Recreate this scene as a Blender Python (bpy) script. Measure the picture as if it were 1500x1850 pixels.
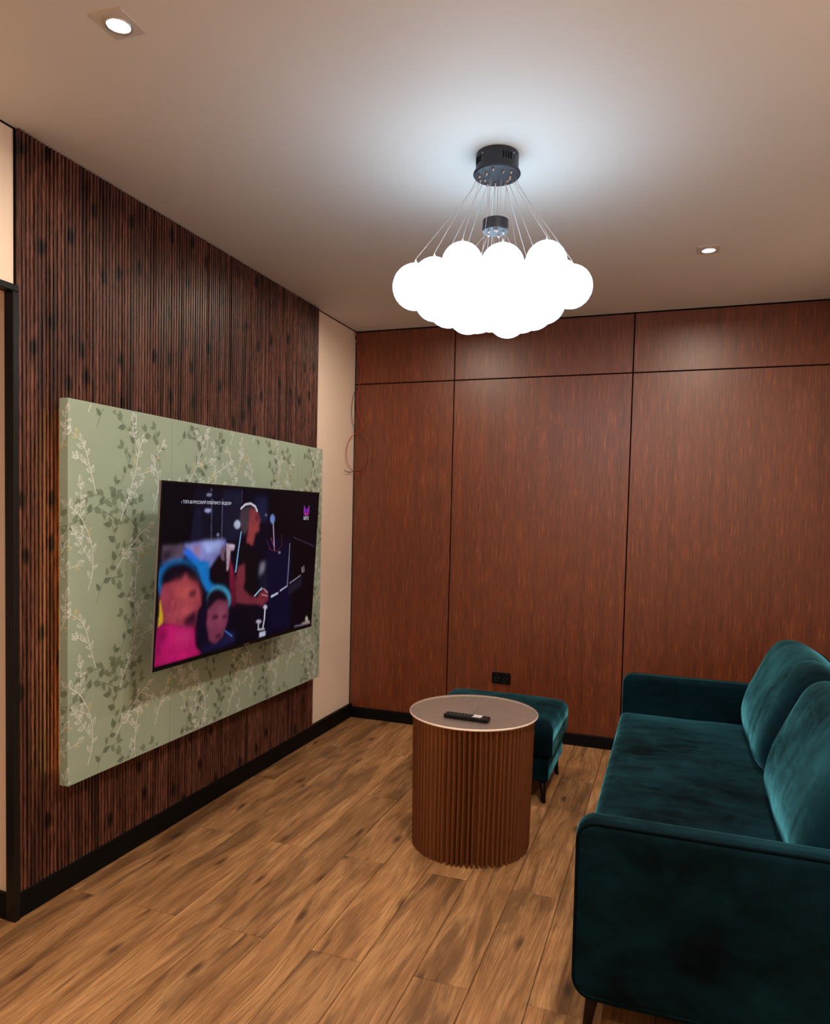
import bpy, bmesh, math, random
import numpy as np
from mathutils import Vector, Matrix
random.seed(7)
for _o in list(bpy.data.objects):
    bpy.data.objects.remove(_o, do_unlink=True)
SC = bpy.context.scene
COL = SC.collection

# ------------------------------------------------------------------ camera
cam = bpy.data.cameras.new('camera')
cam.sensor_fit = 'VERTICAL'
cam.sensor_height = 36.0
cam.lens = 1290.636 / 1850.0 * 36.0
cam.shift_x = -6.01 / 1850.0
cam.shift_y = 64.11 / 1850.0
cam.clip_start = 0.02
camo = bpy.data.objects.new('camera', cam)
COL.objects.link(camo)
_r = Vector((0.94177, 0.335453, 0.023246)); _u = Vector((-0.037296, 0.0355, 0.998674)); _f = Vector((-0.334183, 0.941388, -0.045944))
_m = Matrix(((_r.x, _u.x, -_f.x, 2.08135), (_r.y, _u.y, -_f.y, -4.49347), (_r.z, _u.z, -_f.z, 1.41638), (0, 0, 0, 1)))
camo.matrix_world = _m
SC.camera = camo

# ------------------------------------------------------------------ world, exposure, light levels
world = bpy.data.worlds.new('world'); SC.world = world
world.use_nodes = True
world.node_tree.nodes['Background'].inputs[0].default_value = (0.02, 0.018, 0.016, 1)
world.node_tree.nodes['Background'].inputs[1].default_value = 0.3
SC.view_settings.view_transform = 'Standard'
SC.view_settings.look = 'None'
SC.view_settings.exposure = 0.0
SC.view_settings.gamma = 1.0
SC.view_settings.use_curve_mapping = False
GLOBE_COL = (0.62, 0.83, 1.0); GLOBE_STR = 4.4          # the chandelier's cool globes
SPOT_COL = (1.0, 0.84, 0.66); SPOT_W = 12.0              # the warm recessed downlights
STRIP_COL = (1.0, 0.52, 0.12); STRIP_STR = 9.0           # led strip behind the tv panel
KEY_COL = (1.0, 0.86, 0.70); KEY_STR = 320.0             # round ceiling lamp of the open kitchen side, above and behind the viewer
TV_STR = 0.72

H = 2.65           # ceiling height
XR = 2.94          # right wall
YB = -6.2          # rear wall behind the camera
YO0, YO1, ZO = -2.70, -3.75, 2.115   # doorway in the left wall
PW, PL = 0.1768, 1.24                # floor plank

# ------------------------------------------------------------------ helpers
def lin(c):
    return tuple((v/255/12.92 if v/255 <= .04045 else ((v/255+.055)/1.055)**2.4) for v in c)

def tag(o, label=None, cat=None, group=None, kind=None):
    if label: o['label'] = label
    if cat: o['category'] = cat
    if group: o['group'] = group
    if kind: o['kind'] = kind
    return o

def link(name, me, mat=None, parent=None, smooth=False):
    if mat is not None and not me.materials:
        me.materials.append(mat)
    if smooth:
        for p in me.polygons: p.use_smooth = True
    o = bpy.data.objects.new(name, me)
    COL.objects.link(o)
    if parent is not None: o.parent = parent
    return o

def empty(name, loc=(0, 0, 0)):
    o = bpy.data.objects.new(name, None)
    o.empty_display_size = .05
    COL.objects.link(o); o.location = loc
    return o

def part(name, me, mat, root, smooth=False):
    """mesh written in world coordinates, parented to a root (Empty) standing at root.location"""
    o = link(name, me, mat, None, smooth)
    o.parent = root
    base = Vector((0, 0, 0)); r = root
    while r is not None:
        base += r.location; r = r.parent
    me.transform(Matrix.Translation(-base))
    return o

class MB:
    def __init__(s): s.v = []; s.f = []
    def box(s, a, b):
        x0, y0, z0 = a; x1, y1, z1 = b; n = len(s.v)
        s.v += [(x0,y0,z0),(x1,y0,z0),(x1,y1,z0),(x0,y1,z0),(x0,y0,z1),(x1,y0,z1),(x1,y1,z1),(x0,y1,z1)]
        s.f += [tuple(n+i for i in q) for q in ((3,2,1,0),(4,5,6,7),(0,1,5,4),(1,2,6,5),(2,3,7,6),(3,0,4,7))]
        return s
    def rings(s, rs, cap=True, close=True):
        n = len(s.v); k = len(rs[0])
        for r in rs: s.v += [tuple(p) for p in r]
        for i in range(len(rs)-1):
            for j in range(k if close else k-1):
                a = n+i*k+j; b = n+i*k+(j+1) % k
                s.f.append((a, b, b+k, a+k))
        if cap:
            s.f.append(tuple(n+j for j in reversed(range(k))))
            s.f.append(tuple(n+(len(rs)-1)*k+j for j in range(k)))
        return s
    def lathe(s, c, prof, seg=32, cap=True):
        rs = [[(c[0]+r*math.cos(2*math.pi*j/seg), c[1]+r*math.sin(2*math.pi*j/seg), c[2]+z) for j in range(seg)] for r, z in prof]
        return s.rings(rs, cap)
    def tube(s, pts, rad, seg=6, cap=True, closed=False):
        P = [Vector(p) for p in pts]; rs = []; up = None
        for i, p in enumerate(P):
            if closed: d = (P[(i+1) % len(P)]-P[i-1]).normalized()
            else: d = (P[min(i+1, len(P)-1)]-P[max(i-1, 0)]).normalized()
            if up is None:
                up = d.orthogonal().normalized()
            up = (up-d*up.dot(d)).normalized(); w = d.cross(up)
            r = rad[i] if isinstance(rad, (list, tuple)) else rad
            rs.append([p+(up*math.cos(2*math.pi*j/seg)+w*math.sin(2*math.pi*j/seg))*r for j in range(seg)])
        if closed:
            rs.append(rs[0]); cap = False
        return s.rings(rs, cap)
    def mesh(s, name='mesh', recalc=True):
        me = bpy.data.meshes.new(name)
        me.from_pydata(s.v, [], s.f)
        if recalc:
            bm = bmesh.new(); bm.from_mesh(me)
            bmesh.ops.remove_doubles(bm, verts=bm.verts, dist=1e-6)
            bmesh.ops.recalc_face_normals(bm, faces=bm.faces)
            bm.to_mesh(me); bm.free()
        me.update()
        return me

def rbox(a, b, bev, seg=2, name='rbox'):
    me = MB().box(a, b).mesh(name)
    bm = bmesh.new(); bm.from_mesh(me)
    bmesh.ops.bevel(bm, geom=list(bm.edges), offset=bev, segments=seg, profile=.5, affect='EDGES')
    bm.to_mesh(me); bm.free()
    return me

def rrect(x0, z0, x1, z1, radii, seg=6):
    """rounded rectangle outline, radii for corners (x0z0, x1z0, x1z1, x0z1)"""
    out = []
    for (cx, cz, sx, sz, a0), r in zip(((x0, z0, 1, 1, 180), (x1, z0, -1, 1, 270), (x1, z1, -1, -1, 0), (x0, z1, 1, -1, 90)), radii):
        for k in range(seg+1):
            a = math.radians(a0+90*k/seg)
            out.append((cx+sx*r+r*math.cos(a), cz+sz*r+r*math.sin(a)))
    return out

def loft_y(prof, y0, y1, bev, steps=5, mid=6):
    """closed xz outline swept along y, both rims rounded inward by bev"""
    n = len(prof); cx = sum(p[0] for p in prof)/n; cz = sum(p[1] for p in prof)/n
    nrm = []
    for i in range(n):
        a = Vector(prof[i-1]); b = Vector(prof[(i+1) % n]); d = b-a
        q = Vector((d.y, -d.x)); q.normalize()
        if q.dot(Vector(prof[i])-Vector((cx, cz))) < 0: q = -q
        nrm.append(q)
    st = []
    for k in range(steps+1):
        a = math.pi/2*k/steps
        st.append((y0+bev*(1-math.cos(a)), bev*(1-math.sin(a))))
    ys = [(y, o) for y, o in st]
    for k in range(1, mid): ys.append((y0+bev+(y1-y0-2*bev)*k/mid, 0))
    ys += [(y0+y1-y, o) for y, o in reversed(st)]
    rs = [[(p[0]-q.x*o, y, p[1]-q.y*o) for p, q in zip(prof, nrm)] for y, o in ys]
    return MB().rings(rs)

# ------------------------------------------------------------------ node material helpers
class NT:
    def __init__(s, name):
        s.m = bpy.data.materials.new(name); s.m.use_nodes = True
        s.t = s.m.node_tree; s.n = s.t.nodes; s.n.clear()
        s.out = s.n.new('ShaderNodeOutputMaterial')
    def node(s, kind, props=None, **ins):
        nd = s.n.new(kind)
        for k, v in (props or {}).items(): setattr(nd, k, v)
        for k, v in ins.items():
            key = k.replace('_', ' ') if not k.startswith('i') or not k[1:].isdigit() else int(k[1:])
            s.set(nd.inputs[key], v)
        return nd
    def set(s, sock, v):
        if isinstance(v, bpy.types.NodeSocket): s.t.links.new(v, sock)
        elif isinstance(v, bpy.types.Node): s.t.links.new(v.outputs[0], sock)
        else:
            if isinstance(v, (tuple, list)) and len(v) == 3 and sock.type == 'RGBA': v = (*v, 1)
            sock.default_value = v
    def math(s, op, a, b=0.0, c=None, clamp=False):
        nd = s.n.new('ShaderNodeMath'); nd.operation = op; nd.use_clamp = clamp
        s.set(nd.inputs[0], a); s.set(nd.inputs[1], b)
        if c is not None: s.set(nd.inputs[2], c)
        return nd.outputs[0]
    def vmath(s, op, a, b):
        nd = s.n.new('ShaderNodeVectorMath'); nd.operation = op
        s.set(nd.inputs[0], a); s.set(nd.inputs[1], b)
        return nd.outputs[0]
    def mix(s, fac, a, b, blend='MIX'):
        nd = s.n.new('ShaderNodeMix'); nd.data_type = 'RGBA'; nd.blend_type = blend
        s.set(nd.inputs[0], fac); s.set(nd.inputs[6], a); s.set(nd.inputs[7], b)
        return nd.outputs[2]
    def ramp(s, fac, stops):
        nd = s.n.new('ShaderNodeValToRGB'); s.set(nd.inputs[0], fac)
        el = nd.color_ramp.elements
        while len(el) < len(stops): el.new(.5)
        for e, (p, c) in zip(el, stops):
            e.position = p; e.color = (*c, 1) if len(c) == 3 else c
        return nd.outputs[0]
    def noise(s, vec, scale, detail=4, rough=.55, dist=0.0):
        nd = s.node('ShaderNodeTexNoise', Vector=vec, Scale=scale, Detail=detail, Roughness=rough, Distortion=dist)
        return nd.outputs[0]
    def bump(s, h, strength, dist=.002):
        return s.node('ShaderNodeBump', Height=h, Strength=strength, Distance=dist).outputs[0]
    def bsdf(s, **k):
        nd = s.node('ShaderNodeBsdfPrincipled', None)
        for key, v in k.items():
            s.set(nd.inputs[key.replace('_', ' ')], v)
        s.t.links.new(nd.outputs[0], s.out.inputs[0])
        return nd

def simple(name, col, rough=.5, metal=0.0, **k):
    t = NT(name)
    pos = t.node('ShaderNodeTexCoord').outputs['Object']
    n = t.noise(pos, 35.0, 3)
    c = t.mix(n, tuple(v*.88 for v in col), tuple(min(1, v*1.1) for v in col))
    t.bsdf(Base_Color=c, Roughness=rough, Metallic=metal, **k)
    return t.m

def emit(name, col, strength):
    t = NT(name)
    e = t.node('ShaderNodeEmission', Color=col, Strength=strength)
    t.t.links.new(e.outputs[0], t.out.inputs[0])
    return t.m

def m_paint(name, col, rough=.75, bumps=.08):
    t = NT(name)
    pos = t.node('ShaderNodeNewGeometry').outputs['Position']
    n = t.noise(pos, 240.0, 3)
    n2 = t.noise(pos, 1.3, 2)
    c = t.mix(n2, tuple(v*.95 for v in col), tuple(min(1, v*1.03) for v in col))
    t.bsdf(Base_Color=c, Roughness=rough, Normal=t.bump(n, bumps, .001))
    return t.m

def m_floor():
    t = NT('oak_laminate')
    obj = t.node('ShaderNodeTexCoord').outputs['Object']
    rnd = t.node('ShaderNodeObjectInfo').outputs['Random']
    off = t.node('ShaderNodeCombineXYZ', X=t.math('MULTIPLY', rnd, 37.0), Y=t.math('MULTIPLY', rnd, 91.0), Z=t.math('MULTIPLY', rnd, 53.0)).outputs[0]
    p = t.vmath('ADD', obj, off)
    warp = t.noise(t.vmath('MULTIPLY', p, (5.0, 1.5, 1.0)), 1.0, 1, .5)
    warp = t.math('MULTIPLY', t.math('SUBTRACT', warp, .5), .10)
    pw = t.vmath('ADD', p, t.node('ShaderNodeCombineXYZ', X=warp).outputs[0])
    fine = t.noise(t.vmath('MULTIPLY', pw, (190.0, 6.0, 1.0)), 1.0, 5, .65)
    mid = t.noise(t.vmath('MULTIPLY', pw, (20.0, 2.2, 1.0)), 1.0, 5, .62, .3)
    big = t.noise(t.vmath('MULTIPLY', pw, (11.0, 1.5, 1.0)), 1.0, 4, .6, .5)
    crack = t.noise(t.vmath('MULTIPLY', t.vmath('ADD', pw, (3.1, 7.7, 0.0)), (62.0, 2.6, 1.0)), 1.0, 5, .7)
    ring = t.node('ShaderNodeTexWave', {'wave_type': 'BANDS', 'bands_direction': 'X', 'wave_profile': 'SAW'},
                  Vector=t.vmath('MULTIPLY', pw, (1.0, .12, 1.0)), Scale=34.0, Distortion=7.0, Detail=2.0, Detail_Scale=.7, Detail_Roughness=.5).outputs[0]
    patch = t.noise(t.vmath('MULTIPLY', p, (5.0, 1.7, 1.0)), 1.0, 2, .5)
    c = t.ramp(mid, [(.28, FL[0]), (.44, FL[1]), (.58, FL[2]), (.76, FL[3])])
    rf = t.math('MULTIPLY', t.ramp(ring, [(.35, (0, 0, 0)), (1.0, (1, 1, 1))]), t.ramp(patch, [(.50, (0, 0, 0)), (.62, (.5, .5, .5))]))
    c = t.mix(rf, c, FL[4])
    c = t.mix(t.ramp(big, [(.51, (0, 0, 0)), (.64, (.78, .78, .78))]), c, FL[5])
    c = t.mix(t.ramp(fine, [(.40, (.55, .55, .55)), (.56, (0, 0, 0))]), c, FL[4])
    c = t.mix(t.ramp(fine, [(.58, (0, 0, 0)), (.72, (.35, .35, .35))]), c, FL[6])
    c = t.mix(t.ramp(crack, [(.60, (0, 0, 0)), (.70, (.72, .72, .72))]), c, FL[7])
    vor = t.node('ShaderNodeTexVoronoi', {'feature': 'F1', 'voronoi_dimensions': '2D'}, Vector=t.vmath('MULTIPLY', pw, (5.0, 1.5, 1.0)), Scale=1.0, Randomness=1.0).outputs['Distance']
    c = t.mix(t.ramp(vor, [(.02, (.8, .8, .8)), (.09, (0, 0, 0))]), c, FL[7])
    tone = t.math('ADD', t.math('MULTIPLY', rnd, .30), .84)
    c = t.mix(1.0, c, t.node('ShaderNodeCombineXYZ', X=tone, Y=tone, Z=tone).outputs[0], 'MULTIPLY')
    t.bsdf(Base_Color=c, Roughness=t.math('ADD', t.math('MULTIPLY', fine, .2), .40), Specular_IOR_Level=.3, Normal=t.bump(fine, .15, .0015))
    return t.m
FL = [tuple(v*.80 for v in c_) for c_ in ((.26, .118, .045), (.42, .205, .082), (.56, .295, .125), (.64, .36, .165), (.20, .088, .034), (.155, .075, .032), (.74, .46, .24), (.055, .025, .012))]

def m_walnut():
    t = NT('walnut_veneer')
    pos = t.node('ShaderNodeNewGeometry').outputs['Position']
    rnd = t.node('ShaderNodeObjectInfo').outputs['Random']
    off = t.node('ShaderNodeCombineXYZ', X=t.math('MULTIPLY', rnd, 17.0), Z=t.math('MULTIPLY', rnd, 31.0)).outputs[0]
    p = t.vmath('ADD', pos, off)
    fine = t.noise(t.vmath('MULTIPLY', p, (190.0, 1.0, 7.0)), 1.0, 5, .65)
    mid = t.noise(t.vmath('MULTIPLY', p, (22.0, 1.0, .8)), 1.0, 4, .6)
    c = t.ramp(mid, [(.3, (.115, .020, .0032)), (.55, (.172, .031, .0050)), (.75, (.23, .046, .008))])
    c = t.mix(t.ramp(fine, [(.36, (.75, .75, .75)), (.52, (0, 0, 0))]), c, (.065, .013, .004))
    c = t.mix(t.ramp(fine, [(.56, (0, 0, 0)), (.68, (.75, .75, .75))]), c, (.40, .13, .036))
    t.bsdf(Base_Color=c, Roughness=.42, Specular_IOR_Level=.85, Normal=t.bump(fine, .10, .001))
    return t.m

def m_slat():
    t = NT('dark_knotty_slat')
    pos = t.node('ShaderNodeNewGeometry').outputs['Position']
    fine = t.noise(t.vmath('MULTIPLY', pos, (60.0, 260.0, 16.0)), 1.0, 5, .65)
    mid = t.noise(t.vmath('MULTIPLY', pos, (1.0, 34.0, 1.3)), 1.0, 4, .62)
    c = t.ramp(mid, [(.34, (.014, .006, .005)), (.45, (.085, .028, .019)), (.58, (.175, .062, .042)), (.74, (.25, .105, .075))])
    c = t.mix(t.ramp(fine, [(.40, (.8, .8, .8)), (.56, (0, 0, 0))]), c, (.018, .007, .005))
    c = t.mix(t.ramp(fine, [(.62, (0, 0, 0)), (.76, (.45, .45, .45))]), c, (.30, .15, .10))
    # knots that run across neighbouring slats
    sp = t.node('ShaderNodeSeparateXYZ', Vector=pos)
    kv = t.node('ShaderNodeCombineXYZ', X=t.math('MULTIPLY', sp.outputs[1], 7.0), Y=t.math('MULTIPLY', sp.outputs[2], 3.6)).outputs[0]
    vor = t.node('ShaderNodeTexVoronoi', {'feature': 'F1', 'voronoi_dimensions': '2D'}, Vector=kv, Scale=1.0, Randomness=.85).outputs['Distance']
    c = t.mix(t.ramp(vor, [(.07, (.95, .95, .95)), (.15, (0, 0, 0))]), c, (.006, .003, .003))
    t.bsdf(Base_Color=c, Roughness=.42, Specular_IOR_Level=.4, Normal=t.bump(fine, .25, .001))
    return t.m

def m_velvet():
    t = NT('teal_velvet')
    obj = t.node('ShaderNodeTexCoord').outputs['Object']
    big = t.noise(obj, 2.1, 2, .5, .6)
    crush = t.noise(t.vmath('MULTIPLY', obj, (5.0, 14.0, 6.0)), 1.0, 4, .55, 1.0)
    crush2 = t.noise(t.vmath('MULTIPLY', obj, (9.0, 6.0, 16.0)), 1.0, 4, .6, 1.5)
    fine = t.noise(obj, 900.0, 2)
    s_ = t.math('ADD', t.math('MULTIPLY', big, .5), t.math('ADD', t.math('MULTIPLY', crush, .28), t.math('MULTIPLY', crush2, .22)))
    k = t.ramp(s_, [(.38, (0, 0, 0)), (.62, (1, 1, 1))])
    c = t.mix(k, (.0003, .0026, .0042), (.0018, .0165, .027))
    sh = t.math('ADD', t.math('MULTIPLY', k, .86), .14)
    t.bsdf(Base_Color=c, Roughness=.9, Specular_IOR_Level=.06, Sheen_Weight=sh, Sheen_Roughness=.30, Sheen_Tint=(.16, .74, 1.0), Normal=t.bump(t.math('ADD', fine, t.math('MULTIPLY', crush2, 2.0)), .12, .004))
    return t.m

def m_wallpaper():
    t = NT('sage_wallpaper')
    pos = t.node('ShaderNodeNewGeometry').outputs['Position']
    weave = t.noise(t.vmath('MULTIPLY', pos, (300.0, 300.0, 900.0)), 1.0, 2)
    soft = t.noise(pos, 3.2, 3)
    c = t.mix(soft, lin((146, 164, 148)), lin((166, 182, 163)))
    c = t.mix(t.math('MULTIPLY', weave, .25), c, lin((128, 144, 126)))
    t.bsdf(Base_Color=c, Roughness=.62, Specular_IOR_Level=.3, Normal=t.bump(weave, .15, .0006))
    return t.m

def m_kraft():
    t = NT('kraft_paper')
    obj = t.node('ShaderNodeTexCoord').outputs['Object']
    n = t.noise(t.vmath('MULTIPLY', obj, (40.0, 40.0, 5.0)), 1.0, 4)
    n2 = t.noise(obj, 320.0, 2)
    c = t.mix(n, (.135, .036, .007), (.23, .072, .015))
    c = t.mix(t.math('MULTIPLY', n2, .3), c, (.14, .05, .016))
    b = t.node('ShaderNodeBsdfPrincipled', Roughness=.65); t.set(b.inputs['Base Color'], c)
    tr = t.node('ShaderNodeBsdfTranslucent', Color=(.55, .22, .05))
    mx = t.node('ShaderNodeMixShader', i0=.25, i1=b, i2=tr)
    t.t.links.new(mx.outputs[0], t.out.inputs[0])
    return t.m

def m_frost():
    t = NT('frosted_acrylic')
    obj = t.node('ShaderNodeTexCoord').outputs['Object']
    n = t.noise(obj, 700.0, 2)
    b = t.node('ShaderNodeBsdfPrincipled', Roughness=.38, Specular_IOR_Level=.4)
    t.set(b.inputs['Base Color'], t.mix(n, (.56, .47, .43), (.66, .56, .52)))
    tp = t.node('ShaderNodeBsdfTransparent', Color=(.95, .92, .9))
    tl = t.node('ShaderNodeBsdfTranslucent', Color=(.7, .64, .6))
    m1 = t.node('ShaderNodeMixShader', i0=.4, i1=b, i2=tl)
    m2 = t.node('ShaderNodeMixShader', i0=.70, i1=m1, i2=tp)
    t.t.links.new(m2.outputs[0], t.out.inputs[0])
    return t.m

M = dict(
    ceiling=m_paint('ceiling_white', (.74, .72, .70), .62, .05),
    wall=m_paint('wall_cream', (.86, .70, .575), .8, .12),
    floor=m_floor(), walnut=m_walnut(), slat=m_slat(), velvet=m_velvet(), paper=m_wallpaper(),
    edge=simple('acrylic_edge_highlight', (.92, .76, .68), .25),  # paler than the disc: light caught by the acrylic edge, put into the colour
    kraft=m_kraft(), frost=m_frost(),
    black=simple('black_satin', (.0025, .0025, .003), .6, 0.0, Specular_IOR_Level=.15),
    matblack=simple('black_matte', (.002, .002, .002), .9, 0.0, Specular_IOR_Level=.05),
    frame=simple('dark_frame_metal', (.005, .005, .006), .4, 0.0, Specular_IOR_Level=.3),
    navy=simple('dark_blue_metal', (.020, .024, .036), .42, .2),
    hubgrey=simple('hub_underside', (.045, .05, .065), .45, .2),
    steel=simple('steel', (.6, .6, .62), .3, 1.0),
    wirem=simple('suspension_wire', (.55, .53, .55), .35, .6),
    tvedge=simple('tv_edge_grey', (.25, .24, .25), .4, .5),
    plastic=simple('black_plastic', (.003, .003, .0035), .35, 0.0, Specular_IOR_Level=.3),
    button=simple('button_rubber', (.03, .03, .033), .45),
    white=simple('white_plastic', (.78, .76, .74), .4),
    trimwhite=simple('downlight_trim', (.62, .58, .55), .35),
    leg=simple('dark_stained_leg', (.008, .004, .003), .5, 0.0, Specular_IOR_Level=.2),
    piping=simple('dark_piping', (.001, .005, .007), .9, 0.0, Specular_IOR_Level=.05),
    subfloor=simple('joint_dark', (.035, .018, .010), .9),
    redwire=simple('red_wire', (.45, .010, .014), .45),
    bluewire=simple('dark_blue_wire', (.010, .012, .05), .45),
    darkleaf=simple('olive_leaf_print', lin((116, 132, 111)), .7),
    darkleaf2=simple('deep_leaf_print', lin((102, 117, 98)), .7),
    silver=simple('silver_foil_print', (.82, .90, .88), .32, .1),
    gold=simple('gold_foil_print', (.74, .68, .40), .36, .1),
    globe=emit('lit_globe', GLOBE_COL, GLOBE_STR),
    key=emit('lit_ceiling_lamp', KEY_COL, KEY_STR),
    lens=emit('lit_downlight_lens', (1, .97, .95), 14.0),
    strip=emit('lit_led_strip', STRIP_COL, STRIP_STR),
)

# ================================================================== the setting
floor = link('floor', MB().box((-1.5, YB-.1, -.12), (XR+.1, .1, -.006)).mesh('floor'), M['subfloor'])
tag(floor, 'floor of warm brown oak look laminate planks running toward the back wall', kind='structure')
plank_cache = {}
def plank(x0, x1, y0, y1):
    key = (round(x1-x0, 4), round(y1-y0, 4))
    if key not in plank_cache:
        g = .0010; w, l = x1-x0, y1-y0; c = .0016
        mb = MB()
        a, b = w/2-g, l/2-g
        mb.rings([[(-a, -b, -.010), (a, -b, -.010), (a, b, -.010), (-a, b, -.010)],
                  [(-a, -b, -c), (a, -b, -c), (a, b, -c), (-a, b, -c)],
                  [(-a+c, -b+c, 0), (a-c, -b+c, 0), (a-c, b-c, 0), (-a+c, b-c, 0)]])
        me = mb.mesh('plank'); me.materials.append(M['floor'])
        plank_cache[key] = me
    o = link('plank', plank_cache[key], None, floor)
    o.location = ((x0+x1)/2, (y0+y1)/2, 0)
for k in range(-8, 13):
    x0 = 1.028+k*PW; x1 = x0+PW
    lo_x = -.004 if k >= -6 else -1.45
    x0c, x1c = max(x0, -1.42), min(x1, XR)
    if x1c-x0c < .01: continue
    ylo, yhi = (YB, 0.0) if x1 > .02 else (YO1, YO0)
    yy = -2.477 + (0 if k % 2 == 0 else PL/2) + PL*3
    while yy > ylo:
        a, b = max(yy-PL, ylo), min(yy, yhi)
        if b-a > .01: plank(x0c, x1c, a, b)
        yy -= PL

ceiling = link('ceiling', MB().box((-1.5, YB-.1, H), (XR+.1, .1, H+.1)).mesh('ceiling'), M['ceiling'])
tag(ceiling, 'plain white satin ceiling with small recessed downlights', kind='structure')

wl = MB()
wl.box((-.15, YO0, -.1), (0, .1, H)).box((-.15, YO1, ZO+.0), (0, YO0, H)).box((-.15, YB, -.1), (0, YO1, H))
wall_left = link('wall_left', wl.mesh('wall_left'), M['wall'])
tag(wall_left, 'cream painted left wall carrying the dark slat cladding', kind='structure')
hall = MB().box((-1.4, YO0, -.1), (-.15, YO0+.1, H)).box((-1.4, YO1-.1, -.1), (-.15, YO1, H)).box((-1.5, YO1-.1, -.1), (-1.4, YO0+.1, H))
tag(link('wall_hall', hall.mesh('wall_hall'), M['wall']), 'cream wall of the passage beyond the doorway', kind='structure')
tag(link('wall_right', MB().box((XR, YB, -.1), (XR+.1, .1, H)).mesh('wall_right'), M['wall']), 'cream wall behind the sofa', kind='structure')
tag(link('wall_rear', MB().box((-.15, YB-.1, -.1), (XR+.1, YB, H)).mesh('wall_rear'), M['wall']), 'cream wall behind the viewer', kind='structure')

wall_back = link('wall_back', MB().box((-.15, .012, -.1), (XR+.1, .1, H)).mesh('wall_back'), M['matblack'])
tag(wall_back, 'back wall clad in reddish brown walnut panels with black joints', kind='structure')
JZ = 2.294; G = .0035
for (xa, xb) in ((.004, .708), (.708, 1.824), (1.824, XR)):
    for (za, zb) in ((0.0, JZ), (JZ, H)):
        me = rbox((xa+G, 0, za+(G if za else 0)), (xb-G, .014, zb-(G if zb < H else .006)), .001, 1, 'wall_panel')
        link('wall_panel', me, M['walnut'], wall_back)

# slat cladding on the left wall
SY0, SY1, PITCH = -2.690, -0.566, .0163
link('slat_backing', MB().box((0, SY0, .07), (.007, SY1, H-.004)).mesh('slat_backing'), M['matblack'], wall_left)
slat_me = []
for w in (.0102, .0108, .0096, .0058):
    mb = MB(); c = .0015
    mb.rings([[(.006, -w/2, z), (.0185, -w/2, z), (.020, -w/2+c, z), (.020, w/2-c, z), (.0185, w/2, z), (.006, w/2, z)] for z in (.07, H-.004)])
    me = mb.mesh('slat'); me.materials.append(M['slat']); slat_me.append(me)
n_sl = int((SY1-SY0)/PITCH)
for i in range(n_sl):
    me = slat_me[3] if i % 11 == 7 else slat_me[random.randrange(3)]
    o = link('slat', me, None, wall_left)
    o.location = (random.uniform(-.0012, .0008), SY0+PITCH*(i+.5), 0)

# baseboards, shadow strips, trim and door frame
tag(link('baseboard_left', rbox((0, YO0-.004, 0), (.024, 0, .092), .003, 1), M['black']), 'black baseboard along the slat wall', kind='structure')
tag(link('baseboard_back', rbox((.024, -.016, 0), (XR, 0, .074), .003, 1), M['black']), 'black baseboard along the walnut wall', kind='structure')
tag(link('baseboard_hall', rbox((-1.4, YO0-.014, 0), (0.0, YO0, .092), .003, 1), M['black']), 'black baseboard turning into the doorway', kind='structure')
tag(link('baseboard_right', rbox((XR-.016, YB, 0), (XR, -.016, .074), .003, 1), M['black']), 'black baseboard behind the sofa', kind='structure')
tag(link('shadow_strip_1', MB().box((0, YB, H-.005), (.003, -.0, H)).mesh(), M['matblack']), 'thin black strip standing for the shadow gap between left wall and ceiling', kind='structure')  # black strip painted in place of the shaded gap under the ceiling
tag(link('shadow_strip_2', MB().box((.003, -.006, H-.006), (XR, .0, H)).mesh(), M['matblack']), 'thin black strip standing for the shadow line between walnut wall and ceiling', kind='structure')  # same painted shadow, along the walnut wall
tag(link('trim_3', MB().box((0, -.004, .09), (.004, 0, H-.006)).mesh(), M['matblack']), 'thin black joint in the corner of the room', kind='structure')
fr = empty('door_1', (0, YO0, 0)); tag(fr, 'slim black metal frame lining the doorway', kind='structure')
part('jamb', rbox((-.012, YO0-.016, .0), (.030, YO0+.006, ZO+.0), .002, 1), M['frame'], fr)
part('jamb', rbox((-.012, YO1-.006, .0), (.030, YO1+.016, ZO+.0), .002, 1), M['frame'], fr)
part('head', rbox((-.012, YO1-.006, ZO), (.030, YO0+.006, ZO+.022), .002, 1), M['frame'], fr)

# ================================================================== recessed downlights
def downlight(x, y, label):
    t = empty('downlight', (x, y, H)); tag(t, label, 'ceiling light', 'recessed ceiling downlights')
    s = .047; mb = MB()
    seg = 32; out = []; inn = []
    for j in range(seg):
        a = 2*math.pi*j/seg+math.pi/4; cx, cy = math.cos(a), math.sin(a)
        k = s/max(abs(cx), abs(cy)); out.append((k*cx, k*cy)); inn.append((.031*cx, .031*cy))
    mb.rings([[(p[0], p[1], 0) for p in out], [(p[0], p[1], -.004) for p in out], [(p[0], p[1], -.005) for p in inn], [(p[0]*.96, p[1]*.96, -.001) for p in inn]], cap=False)
    link('trim_plate', mb.mesh(), M['trimwhite'], t)
    r = MB(); r.lathe((0, 0, 0), [(.0325, -.0045), (.0325, -.0085), (.0295, -.0085), (.0285, -.002)], 32, cap=False)
    link('rim', r.mesh(), M['steel'], t, True)
    l = MB(); l.lathe((0, 0, 0), [(.029, -.0015), (.029, -.005), (.024, -.0065), (.001, -.007)], 32)
    link('lens', l.mesh(), M['lens'], t, True)
    ld = bpy.data.lights.new('downlight_lamp', 'AREA'); ld.shape = 'DISK'; ld.size = .052
    ld.energy = SPOT_W; ld.color = SPOT_COL; ld.spread = math.radians(172)
    lo = bpy.data.objects.new('lamp', ld); COL.objects.link(lo); lo.parent = t; lo.location = (0, 0, -.0095)
    return t
downlight(.702, -2.987, 'lit square downlight in the ceiling above the doorway end of the slat wall')
downlight(2.189, -.95, 'lit square downlight in the ceiling near the walnut wall above the sofa')
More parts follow.
